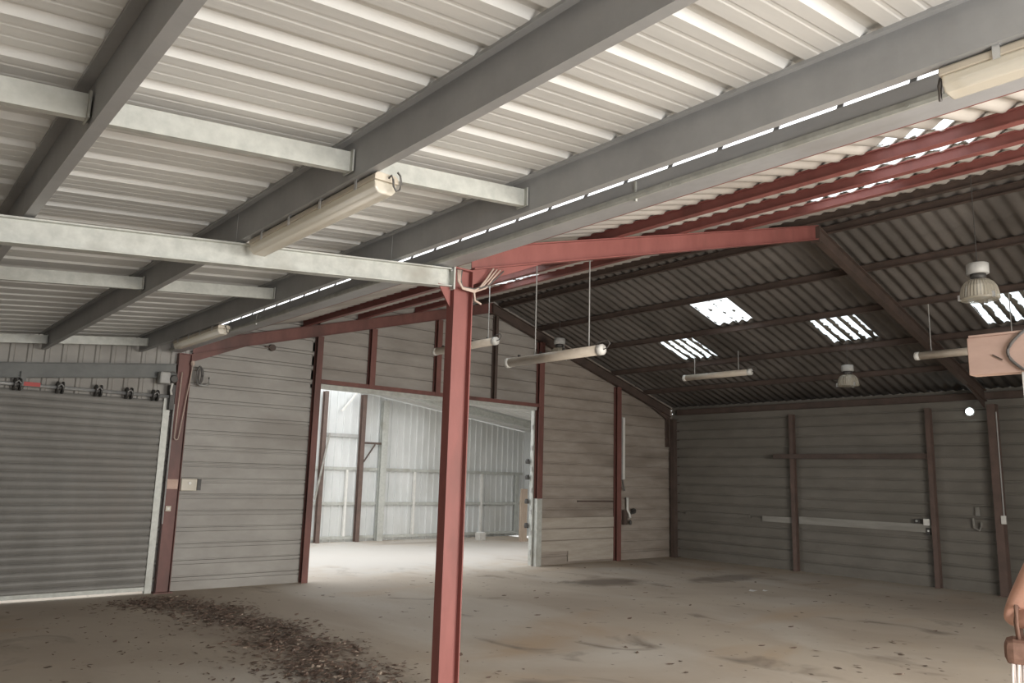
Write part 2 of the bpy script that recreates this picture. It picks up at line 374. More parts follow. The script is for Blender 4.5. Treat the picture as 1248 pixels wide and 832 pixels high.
# gutter
t = thing('gutter', 'long grey zinc gutter under the bright gap between the two roofs', 'gutter', (3.27, 4.0, 3.19))
gp = [(3.20,3.320),(3.20,3.212),(3.204,3.205),(3.345,3.205),(3.345,3.34),(3.341,3.34),(3.341,3.209),(3.203,3.209),(3.205,3.320)]
n = len(gp); ys = (-2.9, YG-.15)
MB().add([(x, y, z) for y in ys for x, z in gp], [(i, (i+1) % n, n+(i+1) % n, n+i) for i in range(n)] + [tuple(range(n)), tuple(range(n, 2*n))[::-1]]).build('trough', M['zinc'], t)
lp = [(3.1995,3.246),(3.188,3.240),(3.184,3.216),(3.191,3.203),(3.1995,3.203)]; n = len(lp)
MB().add([(x, y, z) for y in ys for x, z in lp], [(i, (i+1) % n, n+(i+1) % n, n+i) for i in range(n)] + [tuple(range(n)), tuple(range(n, 2*n))[::-1]]).build('lip', M['galvanised'], t)
for k in range(34):
    y = .30 + k*.325
    MB().bar((3.225, y, 3.28), (3.30, y, 3.41), .004, .030, (0,1,0)).build('strap', M['zinc'], t)
for k in range(16):
    y = .65 + k*.62
    MB().lathe([(.010,0),(.010,.012),(.005,.016)], (3.182, y, 3.219), 6, 0, 'x').build('bolt', M['galvanised'], t)
for y in (2.76, 8.1): MB().box(3.192, 3.206, y-.006, y+.006, 3.19, 3.306).build('joint', M['galvanised'], t)
# apron flashing from the gutter up to the corrugated sheets
tag(MB().add([(3.346,y,3.345) for y in (-2.9,YG-.1)]+[(3.98,y,top(3.98)+PH-.012) for y in (-2.9,YG-.1)]+[(3.346,y,3.351) for y in (-2.9,YG-.1)]+[(3.98,y,top(3.98)+PH-.006) for y in (-2.9,YG-.1)],
      [(0,1,3,2),(4,6,7,5),(0,4,5,1),(2,3,7,6),(0,2,6,4),(1,5,7,3)]).build('eaves_flashing', M['zinc']), 'grey metal flashing strip between the gutter and the corrugated roof edge', 'flashing')

# ------------------------------------------------------------------ the red hangar frame
def column(x, y, z1, label, m, w=.18, b=.091):
    t = thing('steel_column', label, 'column', (x, y, 0))
    MB().ibeam((x, y, 0.012), (x, y, z1), w, b, .007, .010, up=(1,0,0)).build('shaft', M[m], t)
    MB().box(x-.12, x+.12, y-.08, y+.08, 0, .014).build('base_plate', M[m], t)
    MB().box(x-w/2, x+w/2, y-b/2, y+b/2, z1, z1+.012).build('cap_plate', M[m], t)
    return t
tc = column(XC, YF, 3.205, 'red steel column standing free in the foreground at the lean-to edge', 'red_oxide')
MB().add([(XC-.095, YF-.006, 3.07), (XC-.21, YF-.006, 3.07), (XC-.095, YF-.006, 2.90), (XC-.095, YF+.006, 3.07), (XC-.21, YF+.006, 3.07), (XC-.095, YF+.006, 2.90)],
         [(0,1,2),(5,4,3),(0,3,4,1),(1,4,5,2),(2,5,3,0)]).build('gusset', M['red_oxide'], tc)
column(XC, YG, 3.205, 'dark red steel column between the roller shutter and the ribbed wall', 'red_dark')
column(XC, -1.74, 3.205, 'red steel column behind the camera on the gutter line', 'red_oxide')
column(XR-.02, YG-.03, top(XR)-.20, 'dark brown steel column in the far corner of the hangar', 'dark_steel', .2, .11)
column(XR-.06, 4.66, top(XR)-.20, 'grey brown steel column at the right end of the dark wall', 'post_brown', .16, .12)
column(XR-.06, -1.74, top(XR)-.20, 'dark steel column on the right wall behind the camera', 'dark_steel', .16, .13)

def rafters(y, m, names):
    for k, (x0, x1) in enumerate(((XC+.10, RX-.004), (XR-.14, RX+.004))):
        t = thing('red_rafter', names[k], 'rafter', (x0, y, top(x0)-.19))
        h = .185; mm = m if k == 0 else 'dark_steel'
        # I section that leans with the roof; ends cut plumb
        prof = []
        for (u, w) in ((-.045,0),(.045,0),(.045,-.011),(.004,-.011),(.004,-h+.011),(.045,-h+.011),(.045,-h),(-.045,-h),(-.045,-h+.011),(-.004,-h+.011),(-.004,-.011),(-.045,-.011)):
            prof.append((u, w))
        n = len(prof)
        MB().add([(x, y+u, top(x)-.001+w) for x in (x0, x1) for u, w in prof], [(i, (i+1) % n, n+(i+1) % n, n+i) for i in range(n)] + [tuple(range(n)), tuple(range(n, 2*n))[::-1]]).build('beam', M[mm], t)
        xa = x1 - .008*(1 if k == 0 else -1)
        MB().box(min(xa,x1), max(xa,x1), y-.06, y+.06, top(x1)-.22, top(x1)-.01).build('apex_plate', M['dark_steel'], t)
        s = 1 if k == 0 else -1
        # eaves haunch
        MB().add([(x0, y+d, top(x0)-h-.001) for d in (-.004,.004)] + [(x0, y+d, top(x0)-h-.12) for d in (-.004,.004)] + [(x0+s*.75, y+d, top(x0+s*.75)-h-.001) for d in (-.004,.004)],
                 [(0,2,4),(5,3,1),(0,1,3,2),(2,3,5,4),(4,5,1,0)]).build('haunch', M[mm], t)
rafters(YF, 'red_oxide', ('red steel rafter rising right from the free-standing column to the ridge', 'dark rafter running down from the ridge past the lamps to the dark wall'))
rafters(YG, 'red_dark', ('dark red rafter rising along the top of the ribbed end wall from the shutter column', 'dark rafter falling along the end wall from the ridge to the far corner'))
rafters(-1.74, 'red_oxide', ('red rafter of the frame behind the camera, gutter side', 'red rafter of the frame behind the camera, far side'))

def purlin(x, m, label, h=PH):
    z = top(x) + h/2 + .002
    for (y0, y1) in ((-2.95, YG+.07),):
        t = MB().ibeam((x, y0, z), (x, y1, z), h, .064, .005, .007).build('hangar_purlin', M[m])
        tag(t, label, 'purlin', 'purlins of the corrugated roof')
purlin(4.10, 'red_oxide', 'lowest red purlin of the near roof slope, hidden behind the gutter')
purlin(5.20, 'red_oxide', 'red purlin next above the gutter under the wavy sheet edge')
purlin(6.15, 'red_oxide', 'red purlin below the bright roof slits, second above the gutter')
purlin(7.25, 'red_oxide', 'red purlin with the sunlit lower flange, third above the gutter')
purlin(8.62, 'dark_steel', 'dark purlin along the ridge on the near slope')
purlin(9.12, 'dark_steel', 'dark purlin along the ridge on the far slope')
purlin(10.12, 'dark_steel', 'dark purlin just above the overexposed skylight on the far slope')
purlin(11.17, 'dark_steel', 'dark purlin between the upper skylight and the three lower skylights')
purlin(12.28, 'dark_steel', 'dark purlin just below the three lower skylights')
purlin(13.32, 'dark_steel', 'dark purlin lowest on the far slope, above the eaves')
tag(MB().ibeam((XR-.02, -2.95, top(XR)-.04), (XR-.02, YG-.1, top(XR)-.04), .12, .07, .005, .008).build('eaves_beam', M['dark_steel']), 'dark eaves beam along the top of the dark side wall', 'beam')

# corrugated fibre-cement roof with real openings for the translucent sheets
PITCH = .177; AMP = .022
Y0, Y1 = -3.2, YG + .25
NY = int((Y1-Y0)/PITCH*8); 
def wave(y): return AMP*math.cos(2*PI*y/PITCH)
def roofz(x): return top(x) + PH + AMP + .004
def snap(y): return round((y-Y0)/PITCH)*PITCH + Y0
def kx(y): return int(round((y-Y0)/(PITCH/8)))
YS = [Y0 + k*PITCH/8 for k in range(NY+1)]
holes_l = [(4.98,5.17,1.75,2.30),(5.40,6.12,1.95,2.80),(6.40,7.22,3.05,3.90),(5.40,6.12,6.80,7.75),(6.40,7.22,8.00,8.80)]
holes_r = [(10.20,11.09,7.02,7.78),(11.30,12.20,8.52,9.25),(11.30,12.20,5.52,6.24),(11.30,12.20,3.12,3.95)]
def corr(name, xs, holes, m):
    bx = sorted(set([xs[0], xs[-1]] + xs[1:-1] + [h[i] for h in holes for i in (0,1)]))
    mb = MB()
    rows = [[(x, y, roofz(x)+wave(y)) for y in YS] for x in bx]
    n = len(YS)
    fs = []
    hk = [(h[0], h[1], kx(h[2]), kx(h[3])) for h in holes]
    for i in range(len(bx)-1):
        xm = (bx[i]+bx[i+1])/2
        for j in range(n-1):
            if any(a < xm < b and c <= j < d for a, b, c, d in hk): continue
            fs.append((i*n+j, i*n+j+1, (i+1)*n+j+1, (i+1)*n+j))
    mb.add([v for r_ in rows for v in r_], fs)
    o = mb.build(name, M[m], smooth=True)
    s = o.modifiers.new('thickness', 'SOLIDIFY'); s.thickness = .006; s.offset = 1
    struct(o); return hk
hl = corr('ceiling_hangar_near', [3.90, 5.2, 6.15, 7.25, 8.6, RX], holes_l, 'fibre_lit')
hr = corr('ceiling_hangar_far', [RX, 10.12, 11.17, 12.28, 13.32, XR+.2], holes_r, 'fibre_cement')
# sheet ends that lap below the row beneath: a wavy lip at each purlin on the far slope
for i, x in enumerate((10.04, 11.08, 12.20, 13.24)):
    n = len(YS)
    vs = [(xx, y, roofz(xx)+wave(y)-.004-dz) for xx, dz in ((x-.30,.0),(x,.012)) for y in YS]
    fs = [(j, j+1, n+j+1, n+j) for j in range(n-1)]
    hh = [(a,b,c,d) for a,b,c,d in hr if b > x-.32 and a < x+.02]
    fs = [f for f in fs if not any(c-1 <= f[0] < d+1 for a,b,c,d in hh)]
    o = MB().add(vs, fs).build('trim_%d' % (i+1), M['fibre_cement'], smooth=True); struct(o)
# ridge cap
struct(MB().add([(RX+dx, y, RZ+PH+.075-abs(dx)*.28) for dx in (-.25,0,.25) for y in (Y0,Y1)]+[(RX+dx, y, RZ+PH+.085-abs(dx)*.28) for dx in (-.25,0,.25) for y in (Y0,Y1)],
    [(0,1,3,2),(2,3,5,4),(6,8,9,7),(8,10,11,9),(0,6,7,1),(4,5,11,10),(0,2,8,6),(2,4,10,8),(1,7,9,3),(3,9,11,5)]).build('trim_5', M['fibre_cement']))
SKL = ['bright skylight strip on the near slope closest to the right edge, over the gutter', 'skylight strip on the near slope between the two lowest visible red purlins at upper right',
       'thin skylight slit above the sunlit red purlin on the near slope', 'jagged bright skylight slit just right of the free-standing red column', 'thin lower skylight slit right of the free-standing red column',
       'largest overexposed skylight, highest on the far slope', 'striped skylight low on the far slope nearest the end wall', 'striped skylight in the middle of the far slope above the small lamp', 'striped skylight at the right edge of the photo behind the big lamp']
q = 0
for hk, cl in ((hl, (1,1,1,1,1)), (hr, (2,0,0,0))):
    for (a, b, c, d), k in zip(hk, cl):
        js = list(range(c, d+1)); n = len(js); xs = [a, (a+b)/2, b]
        vs = [(x, YS[j], roofz(x)+wave(YS[j])+.002) for x in xs for j in js]
        fs = [(i*n+j, i*n+j+1, (i+1)*n+j+1, (i+1)*n+j) for i in range(2) for j in range(n-1)]
        o = MB().add(vs, fs).build('skylight', M['skylight' if k == 0 else 'skylight_clean'], smooth=True)
        s = o.modifiers.new('thickness', 'SOLIDIFY'); s.thickness = .002
        tag(o, SKL[q], 'skylight', 'corrugated translucent skylights'); q += 1

# ------------------------------------------------------------------ end-wall framing
def stud(x, z0, z1, label, m='red_dark', w=.10, y=YG+.02, d=.10):
    o = MB().ibeam((x, y, z0), (x, y, z1), d, w, .007, .010, up=(0,1,0)).build('wall_post', M[m])
    return tag(o, label, 'post')
stud(5.475, 0, top(5.475)-.19, 'red steel post on the left side of the wide opening')
stud(6.43, 3.0, top(6.43)-.19, 'short red stud above the opening, first right of the opening post')
stud(7.74, 3.0, top(7.74)-.19, 'short red stud above the opening, just left of the free-standing column')
stud(9.03, 3.06, top(9.03)-.19, 'thin dark stud above the opening at the ridge', 'dark_steel', .06)
stud(10.19, 1.25, top(10.19)-.19, 'red steel post on the right side of the wide opening', w=.13)
stud(12.43, 0, top(12.43)-.19, 'red steel post between the two brown panels of the end wall', w=.13)
stud(14.1, 2.4, top(14.1)-.24, 'dark stub post beside the far corner column', 'dark_steel', .05)
tag(MB().bar((5.53, YG+.01, 3.035), (10.12, YG+.01, 3.02), .07, .065).build('header_rail', M['red_dark']), 'red steel rail across the top of the wide opening', 'rail')
tag(MB().box(5.53, 10.12, YG+.03, YG+.15, 2.93, 3.0).build('lintel', M['galvanised']), 'dull grey lintel under the red rail of the wide opening', 'lintel')
# grey door jamb at the right side of the opening
t = thing('door_jamb', 'grey galvanised door jamb with hinges on the right side of the wide opening', 'jamb', (10.17, YG+.02, 0))
MB().prism([(-.065,-.05),(.065,-.05),(.065,.05),(-.065,.05)], (10.19, YG+.02, 0), (10.19, YG+.02, 1.25), up=(0,1,0)).build('post', M['galvanised'], t)
MB().box(10.075, 10.105, YG+.06, YG+.14, .02, 2.92).build('stile', M['galvanised'], t)
for z in (.25, .62, 1.0, 1.4, 1.8, 2.2, 2.6): MB().box(10.055, 10.075, YG+.06, YG+.10, z-.045, z+.045).build('hinge', M['plastic_grey'], t)
for z in (.7, 1.15, 1.6, 1.9): MB().lathe([(.04,0),(.045,.05),(.03,.09)], (10.03, YG+.16, z), 10).build('latch', M['black_metal'], t)

# girts / battens: horizontal small things on the brown panels
tag(MB().box(11.3, 12.36, YG+.055, YG+.075, 1.185, 1.215).build('batten', M['dark_steel']), 'dark horizontal batten on the brown panel beside the post', 'batten')
# white trunking on post
t = thing('trunking', 'pale vertical cable trunking beside the red post of the end wall', 'trunking', (12.56, YG, 1.65))
MB().box(12.52, 12.60, YG-.04, YG+.03, 1.65, 2.96).build('channel', M['plastic_grey'], t, bevel=.006)
MB().box(12.535, 12.585, YG-.048, YG-.04, 1.66, 2.95).build('cover', M['plastic_white'], t)
MB().tube([(12.56,YG,1.65),(12.57,YG-.02,1.52),(12.60,YG-.02,1.42)], .018).build('cable', M['cable'], t)
# tap / valve group
t = thing('pipe_tap', 'pale pipe with a dark valve on the end wall right of the trunking', 'tap', (12.75, YG, .7))
MB().tube([(12.72,YG,1.28),(12.72,YG,1.02),(12.76,YG-.02,.94),(12.76,YG-.04,.86)], .026).build('pipe', M['plastic_white'], t, True)
MB().box(12.62, 12.72, YG+.0, YG+.06, .72, 1.02).build('backing_plate', M['dark_steel'], t)
MB().lathe([(.05,0),(.06,.03),(.05,.06)], (12.93, YG-.02, 1.0), 12, 0, 'y').build('wheel', M['black_metal'], t)
MB().tube([(12.76,YG-.02,.94),(12.86,YG-.02,.96),(12.93,YG-.02,1.0)], .02).build('arm', M['black_metal'], t)
MB().lathe([(.022,0),(.03,.03),(.03,.07),(.016,.1)], (12.78, YG-.03, .72), 12).build('spout', M['black_metal'], t)
# round hook on the left panel near the rafter
t = thing('wall_hook', 'small dark ring hook high on the ribbed wall under the red rafter', 'hook', (4.66, YG, 3.46))
MB().lathe([(.05,0),(.05,.05),(.03,.06)], (4.72, YG+.02, 3.47), 14, 0, 'y').build('boss', M['dark_steel'], t)
MB().bar((4.60,YG+.03,3.47), (4.72,YG+.03,3.47), .02, .02).build('bar', M['dark_steel'], t)

# ------------------------------------------------------------------ roller shutter
t = thing('roller_shutter', 'grey roller shutter closed, filling the left end of the lean-to', 'shutter', (1.0, YG+.05, 0))
prof = []; z = .05
while z < 2.50:
    prof += [(z,0), (z+.012,-.004), (z+.028,-.012), (z+.05,-.016), (z+.072,-.012), (z+.088,-.004), (z+.0945,0), (z+.0965,.012), (z+.0985,.012)]; z += .1
prof.append((2.55, 0)); n = len(prof)
MB().add([(x, YG+.05+d, zz) for x in (-2.0, 3.24) for zz, d in prof] + [(x, YG+.08, zz) for x in (-2.0, 3.24) for zz in (.05, 2.55)],
         [(i, i+1, n+i+1, n+i) for i in range(n-1)] + [(2*n, 2*n+2, 2*n+3, 2*n+1)]).build('curtain', M['shutter'], t)
MB().box(-2.0, 3.23, YG+.02, YG+.08, .035, .085).build('bottom_bar', M['galvanised'], t)
gx = 3.235
MB().add([(x, y, z) for z in (.0, 2.6) for x, y in ((gx,YG+.015),(gx+.085,YG+.015),(gx+.085,YG+.10),(gx,YG+.10),(gx,YG+.085),(gx+.07,YG+.085),(gx+.07,YG+.03),(gx,YG+.03))],
         [(i, (i+1) % 8, 8+(i+1) % 8, 8+i) for i in range(8)] + [tuple(range(8))[::-1], tuple(range(8,16))]).build('guide_rail', M['galvanised'], t)
MB().tube([(-2.0, YG-.03, 2.60), (3.30, YG-.03, 2.60)], .022, 12).build('shaft', M['steel_bright'], t, True)
for x in (-.3, .35, .95, 1.5, 1.96, 2.40, 2.77, 3.10):
    d = MB(); 
    d.lathe([(.030,-.04),(.078,-.039),(.078,-.020),(.034,-.018),(.034,.018),(.078,.020),(.078,.039),(.030,.04)], (x, YG-.03, 2.60), 18, 0, 'x')
    w = d.build('spring_wheel', M['black_metal'], t)
    MB().tube([(x-.03, YG-.10, 2.61), (x+.0, YG-.115, 2.64), (x+.03, YG-.10, 2.61)], .009, 6).build('clip', M['steel_bright'], w)
MB().box(1.56, 1.74, YG-.062, YG-.05, 2.585, 2.635).build('label', M['red_label'], t)
MB().box(3.28, 3.34, YG-.09, YG+.06, 2.42, 2.76).build('end_bracket', M['black_metal'], t)
# vertical wood/metal infill above the shutter
mb = MB(); xs = []
x = -3.5
while x < 3.4:
    xs += [(x,0),(x+.13,0),(x+.145,.02),(x+.175,.02),(x+.19,0)]; x += .19
n = len(xs)
mb.add([(x, YG+.09-d, z) for z in (2.5, 3.45) for x, d in xs], [(i, i+1, n+i+1, n+i) for i in range(n-1)])
o = mb.build('wall_above_shutter', M['clad_left']); s_ = o.modifiers.new('thickness','SOLIDIFY'); s_.thickness = .01
bm = bmesh.new(); bm.from_mesh(o.data)
bmesh.ops.bisect_plane(bm, geom=bm.verts[:]+bm.edges[:]+bm.faces[:], plane_co=(0,0,sheet_l(0)-.002), plane_no=(-.1,0,1), clear_outer=True); bm.to_mesh(o.data); bm.free(); struct(o)
struct(MB().box(-3.6, -1.95, YG+.06, YG+.16, 0, 2.6).build('wall_shutter_side', M['clad_left']))
# chain / cable on the column
t = thing('pull_cord', 'pale cord hanging in a loop down the dark red column beside the shutter', 'cord', (3.48, YG-.09, 2.0))
pts = [(3.545,YG-.055,3.09)] + [(3.55-.10*k/20, YG-.06, 3.07-1.02*k/20) for k in range(21)]
pts += [(3.45-.055*math.sin(PI*k/10/1.0)*0-.0275+.0275*math.cos(PI*k/10), YG-.062, 2.05-.03*math.sin(PI*k/10)) for k in range(11)]
pts += [(3.395+.02*k/10, YG-.062, 2.05+.9*k/10) for k in range(11)]
MB().tube(pts, .0075, 6).build('cord', M['cable_pale'], t, True)
MB().lathe([(.025,0),(.03,.03),(.02,.06)], (3.545, YG-.06, 3.06), 10).build('anchor', M['cable_pale'], t)
t = thing('cable_coil', 'dark coiled cable beside the top of the dark red shutter column', 'cable', (3.66, YG-.05, 2.9))
for q_, (r1, r2, dx) in enumerate(((.035,.13,0),(.028,.105,.02))):
    MB().tube([(3.655+dx+r1*math.cos(a), YG-.04-.01*q_, 2.93+r2*math.sin(a)) for a in [2*PI*k/24 for k in range(25)]], .012, 6).build('loop', M['cable'], t, True)
MB().tube([(3.66,YG-.04,2.80),(3.74,YG-.04,2.79),(3.80,YG-.02,2.82),(3.80,YG-.02,2.92)], .014, 6).build('tail', M['plastic_grey'], t, True)
# motor gear left of the column
t = thing('shutter_motor', 'cluster of dark gear and cables at the head of the shutter guide', 'motor', (3.28, YG-.12, 2.7))
MB().box(3.10, 3.24, YG-.18, YG-.04, 2.76, 2.92).build('housing', M['plastic_grey'], t, bevel=.02)
MB().lathe([(.045,0),(.055,.02),(.055,.08),(.03,.1)], (3.28, YG-.20, 2.83), 16, 0, 'y').build('gear', M['black_metal'], t)
MB().tube([(3.27+.05*math.cos(a), YG-.15, 2.88+.05*math.sin(a)) for a in [2*PI*k/16 for k in range(17)]], .009, 6).build('cable_loop', M['cable'], t)
MB().tube([(3.285,YG-.12,2.8),(3.27,YG-.12,2.68),(3.285,YG-.12,2.62)], .014, 6).build('cable', M['plastic_white'], t)
# junction box fixed on the column, and small plate
t = thing('junction_box', 'clear grey junction box on the wall at mid height beside the dark red column', 'box', (3.67, YG-.06, 1.34))
MB().box(3.36, 3.50, YG-.075, YG-.047, 1.36, 1.49).build('mounting_plate', M['pale_pink'], t)
MB().box(3.545, 3.76, YG-.07, YG+.06, 1.335, 1.50).build('body', M['diffuser'], t, bevel=.012)
MB().box(3.765, 3.815, YG-.06, YG+.06, 1.345, 1.50).build('end_cap', M['black_metal'], t)
MB().lathe([(.02,0),(.016,.015)], (3.655, YG-.085, 1.44), 12, 0, 'y').build('knob', M['plastic_white'], t)
t = thing('wall_switch', 'small cream switch on the dark red column below the junction box', 'switch', (3.41, YG-.06, 1.06))
MB().box(3.375, 3.445, YG-.065, YG-.047, 1.065, 1.135).build('plate', M['plastic_beige'], t, bevel=.004)
MB().box(3.395, 3.425, YG-.070, YG-.063, 1.085, 1.115).build('rocker', M['plastic_white'], t)
# pale conduit down the left flange of that column
tag(MB().tube([(3.352, YG-.06, .9), (3.352, YG-.06, 2.5)], .009, 6).build('conduit', M['plastic_grey']), 'thin pale conduit up the left edge of the dark red column', 'conduit')

# ------------------------------------------------------------------ right wall furniture
for y, x_, lab in ((8.27, .15, 'reddish steel post dividing the first and second panel of the dark wall'), (5.68, .12, 'reddish steel post dividing the second and third panel of the dark wall')):
    tag(MB().ibeam((XR-.015, y, 0), (XR-.015, y, top(XR)-.2), .11, .08, .007, .01, up=(1,0,0)).build('wall_post', M['post_brown']), lab, 'post')
tag(MB().box(XR-.16, XR-.02, 5.72, 8.62, 2.145, 2.235).build('wall_shelf', M['dark_steel']), 'long dark rail across the middle panel of the dark wall', 'rail')
tag(MB().box(XR-.0, XR+.045, 5.74, 8.20, .90, 1.035).build('wall_board', M['strip_pale']), 'pale horizontal board at waist height on the middle panel of the dark wall', 'board')
tag(MB().box(XR-.0, XR+.045, 8.34, 9.0, .90, 1.01).build('wall_board', M['strip_pale']), 'short pale board left of the first reddish post on the dark wall', 'board')
tag(MB().box(XR-.0, XR+.045, 9.3, 10.9, .93, 1.01).build('wall_board', M['clad_dark']), 'faint grey board near the far corner on the dark wall', 'board')
t = thing('wall_socket', 'white socket box on the dark wall beside the second reddish post', 'socket', (XR-.02, 5.81, 1.0))
MB().box(XR-.04, XR+.02, 5.765, 5.865, 1.02, 1.13).build('body', M['plastic_white'], t, bevel=.006)
MB().box(XR-.045, XR-.038, 5.785, 5.845, 1.045, 1.105).build('cover', M['plastic_white'], t)
t = thing('wall_outlet', 'small dark outlet box left of the white socket on the dark wall', 'outlet', (XR, 5.98, 1.05))
MB().box(XR-.02, XR+.02, 5.93, 6.03, 1.05, 1.12).build('body', M['black_metal'], t, bevel=.006)
MB().lathe([(.02,0),(.02,.012)], (XR-.03, 5.98, 1.085), 10, 0, 'x').build('cap', M['plastic_grey'], t)
t = thing('wall_outlet', 'small dark outlet box under the white socket on the dark wall', 'outlet', (XR, 5.79, .9))
MB().box(XR-.03, XR+.02, 5.765, 5.83, .86, .98).build('body', M['black_metal'], t, bevel=.006)
MB().lathe([(.016,0),(.016,.012)], (XR-.04, 5.79, .93), 10, 0, 'x').build('cap', M['plastic_white'], t)
t = thing('wall_bracket', 'pale forked bracket on the right panel of the dark wall', 'bracket', (XR, 5.02, 1.0))
MB().box(XR+.01, XR+.04, 4.99, 5.05, 1.22, 1.36).build('plate', M['strip_pale'], t)
MB().tube([(XR+.0,5.09,1.18),(XR+.0,5.08,1.03),(XR+.0,5.0,.99),(XR+.0,4.97,1.06),(XR+.0,4.97,1.12)], .018, 6).build('fork', M['strip_pale'], t)
t = thing('switch_conduit', 'thin pale conduit and switch on the column at the right end of the dark wall', 'switch', (XR-.15, 4.62, 1.1))
MB().tube([(XR-.148, 4.58, 1.25), (XR-.148, 4.58, 2.9)], .010, 6).build('conduit', M['plastic_grey'], t)
MB().box(XR-.18, XR-.14, 4.55, 4.62, 1.12, 1.25).build('switch_box', M['plastic_white'], t, bevel=.005)
t = thing('wall_glow_disc', 'small round glowing disc standing in for a bright spot high on the dark side wall', 'lamp', (XR+.03, 5.03, 2.93))  # added glowing disc in place of a bright round spot on the wall
MB().lathe([(.075,0),(.075,-.03),(.06,-.035)], (XR+.05, 5.03, 2.935), 24, 0, 'x').build('rim', M['plastic_grey'], t)
MB().lathe([(.058,0),(.054,-.02),(.035,-.034),(.001,-.04)], (XR+.02, 5.03, 2.935), 24, 0, 'x').build('lens', M['disc_glow'], t, True)

# ------------------------------------------------------------------ luminaires
def linear_fitting(x, y0, y1, zt, label, cable_y=None, cs=1):
    """weatherproof batten: trough above, clear diffuser below"""
    t = thing('fluorescent_fitting', label, 'light fitting', (x, (y0+y1)/2, zt))
    hb = [(-.050,0),(.050,0),(.064,-.012),(.066,-.038),(-.066,-.038),(-.064,-.012)]
    MB().prism(hb, (x, y0, zt), (x, y1, zt)).build('housing', M['plastic_beige'], t, bevel=.004)
    db = [(-.062,-.039),(.062,-.039),(.058,-.075),(.038,-.100),(-.038,-.100),(-.058,-.075)]
    MB().prism(db, (x, y0+.008, zt), (x, y1-.008, zt)).build('diffuser', M['diffuser'], t, bevel=.008)
    for dx in (-.024, .024): MB().tube([(x+dx, y0+.06, zt-.062), (x+dx, y1-.06, zt-.062)], .013, 8).build('lamp_tube', M['tube_glow'], t, True)
    for k in range(4):
        y = y0 + (y1-y0)*(.12+.25*k)
        cp = [(-.070,.004),(.070,.004),(.070,-.050),(.067,-.050),(.067,.001),(-.067,.001),(-.067,-.050),(-.070,-.050)]
        MB().prism(cp, (x, y-.012, zt), (x, y+.012, zt)).build('clip', M['steel_bright'], t)
    if cable_y is not None:
        q = [(.010,0,-.020),(.010,.022,-.012),(.016,.030,-.035),(.020,.030,-.065),(.032,.034,-.088),(.050,.036,-.078),(.058,.036,-.045),(.054,.030,-.005),(.040,.026,.010)]
        MB().tube([(x+a, cable_y+cs*b, zt+c) for a, b, c in q], .005, 6).build('cable', M['cable'], t, True)
linear_fitting(1.80, 3.10, 4.62, lt(1.80)-.012, 'long fluorescent fitting under the middle purlin, left of the red column', 3.10, -1)
linear_fitting(2.93, -.45, 1.03, lt(2.93)-.012, 'fluorescent fitting cut by the top right edge, above the gutter', 1.03, 1)
linear_fitting(2.93, 8.30, 9.82, lt(2.93)-.012, 'fluorescent fitting far along the gutter near the shutter column', 8.30, -1)

def hung_tube(x, y0, y1, z, label, rods, near_cap=True):
    t = thing('hanging_tube_light', label, 'light fitting', (x, (y0+y1)/2, z), 'hanging tube lights')
    r = .055
    MB().tube([(x, y0+.05, z), (x, y1-.05, z)], r, 16).build('tube', M['tube_body'], t, True)
    for (a, b) in ((y0, y0+.075), (y1-.075, y1)):
        MB().lathe([(.03,0),(.058,.010),(.060,b-a-.008),(.050,b-a)], (x, a, z), 16, 0, 'y').build('end_cap', M['plastic_white'], t, True)
    for k in range(4):
        y = y0 + (y1-y0)*(.14+.24*k)
        MB().box(x-.014, x+.014, y-.010, y+.010, z+r-.006, z+r+.022).build('clip', M['black_metal'], t)
    for y in rods:
        zt = roofz(x)-.05
        MB().tube([(x, y, z+r-.005), (x, y, zt)], .0065, 6).build('suspension_rod', M['plastic_grey'], t)
    MB().tube([(x,y0,z),(x,y0-.05,z+.01),(x+.02,y0-.075,z+.06),(x+.03,y0-.03,z+.10),(x+.02,y0+.06,z+.09),(x,y0+.12,z+r)], .006, 6).build('cable', M['cable'], t, True)
hung_tube(5.9, 5.53, 7.10, 2.985, 'pale tube light on two rods, just right of the red column', (5.74, 6.60))
hung_tube(6.8, 8.42, 9.95, 3.53, 'pale tube light partly behind the red column, near the end wall', (8.62, 9.5))
hung_tube(12.0, 7.68, 9.16, 3.585, 'grey tube light under the skylight near the far eaves', (7.95, 8.9))
hung_tube(11.3, 3.10, 4.62, 3.47, 'tube light partly hidden behind the pink header beam at right', (3.4, 4.40))

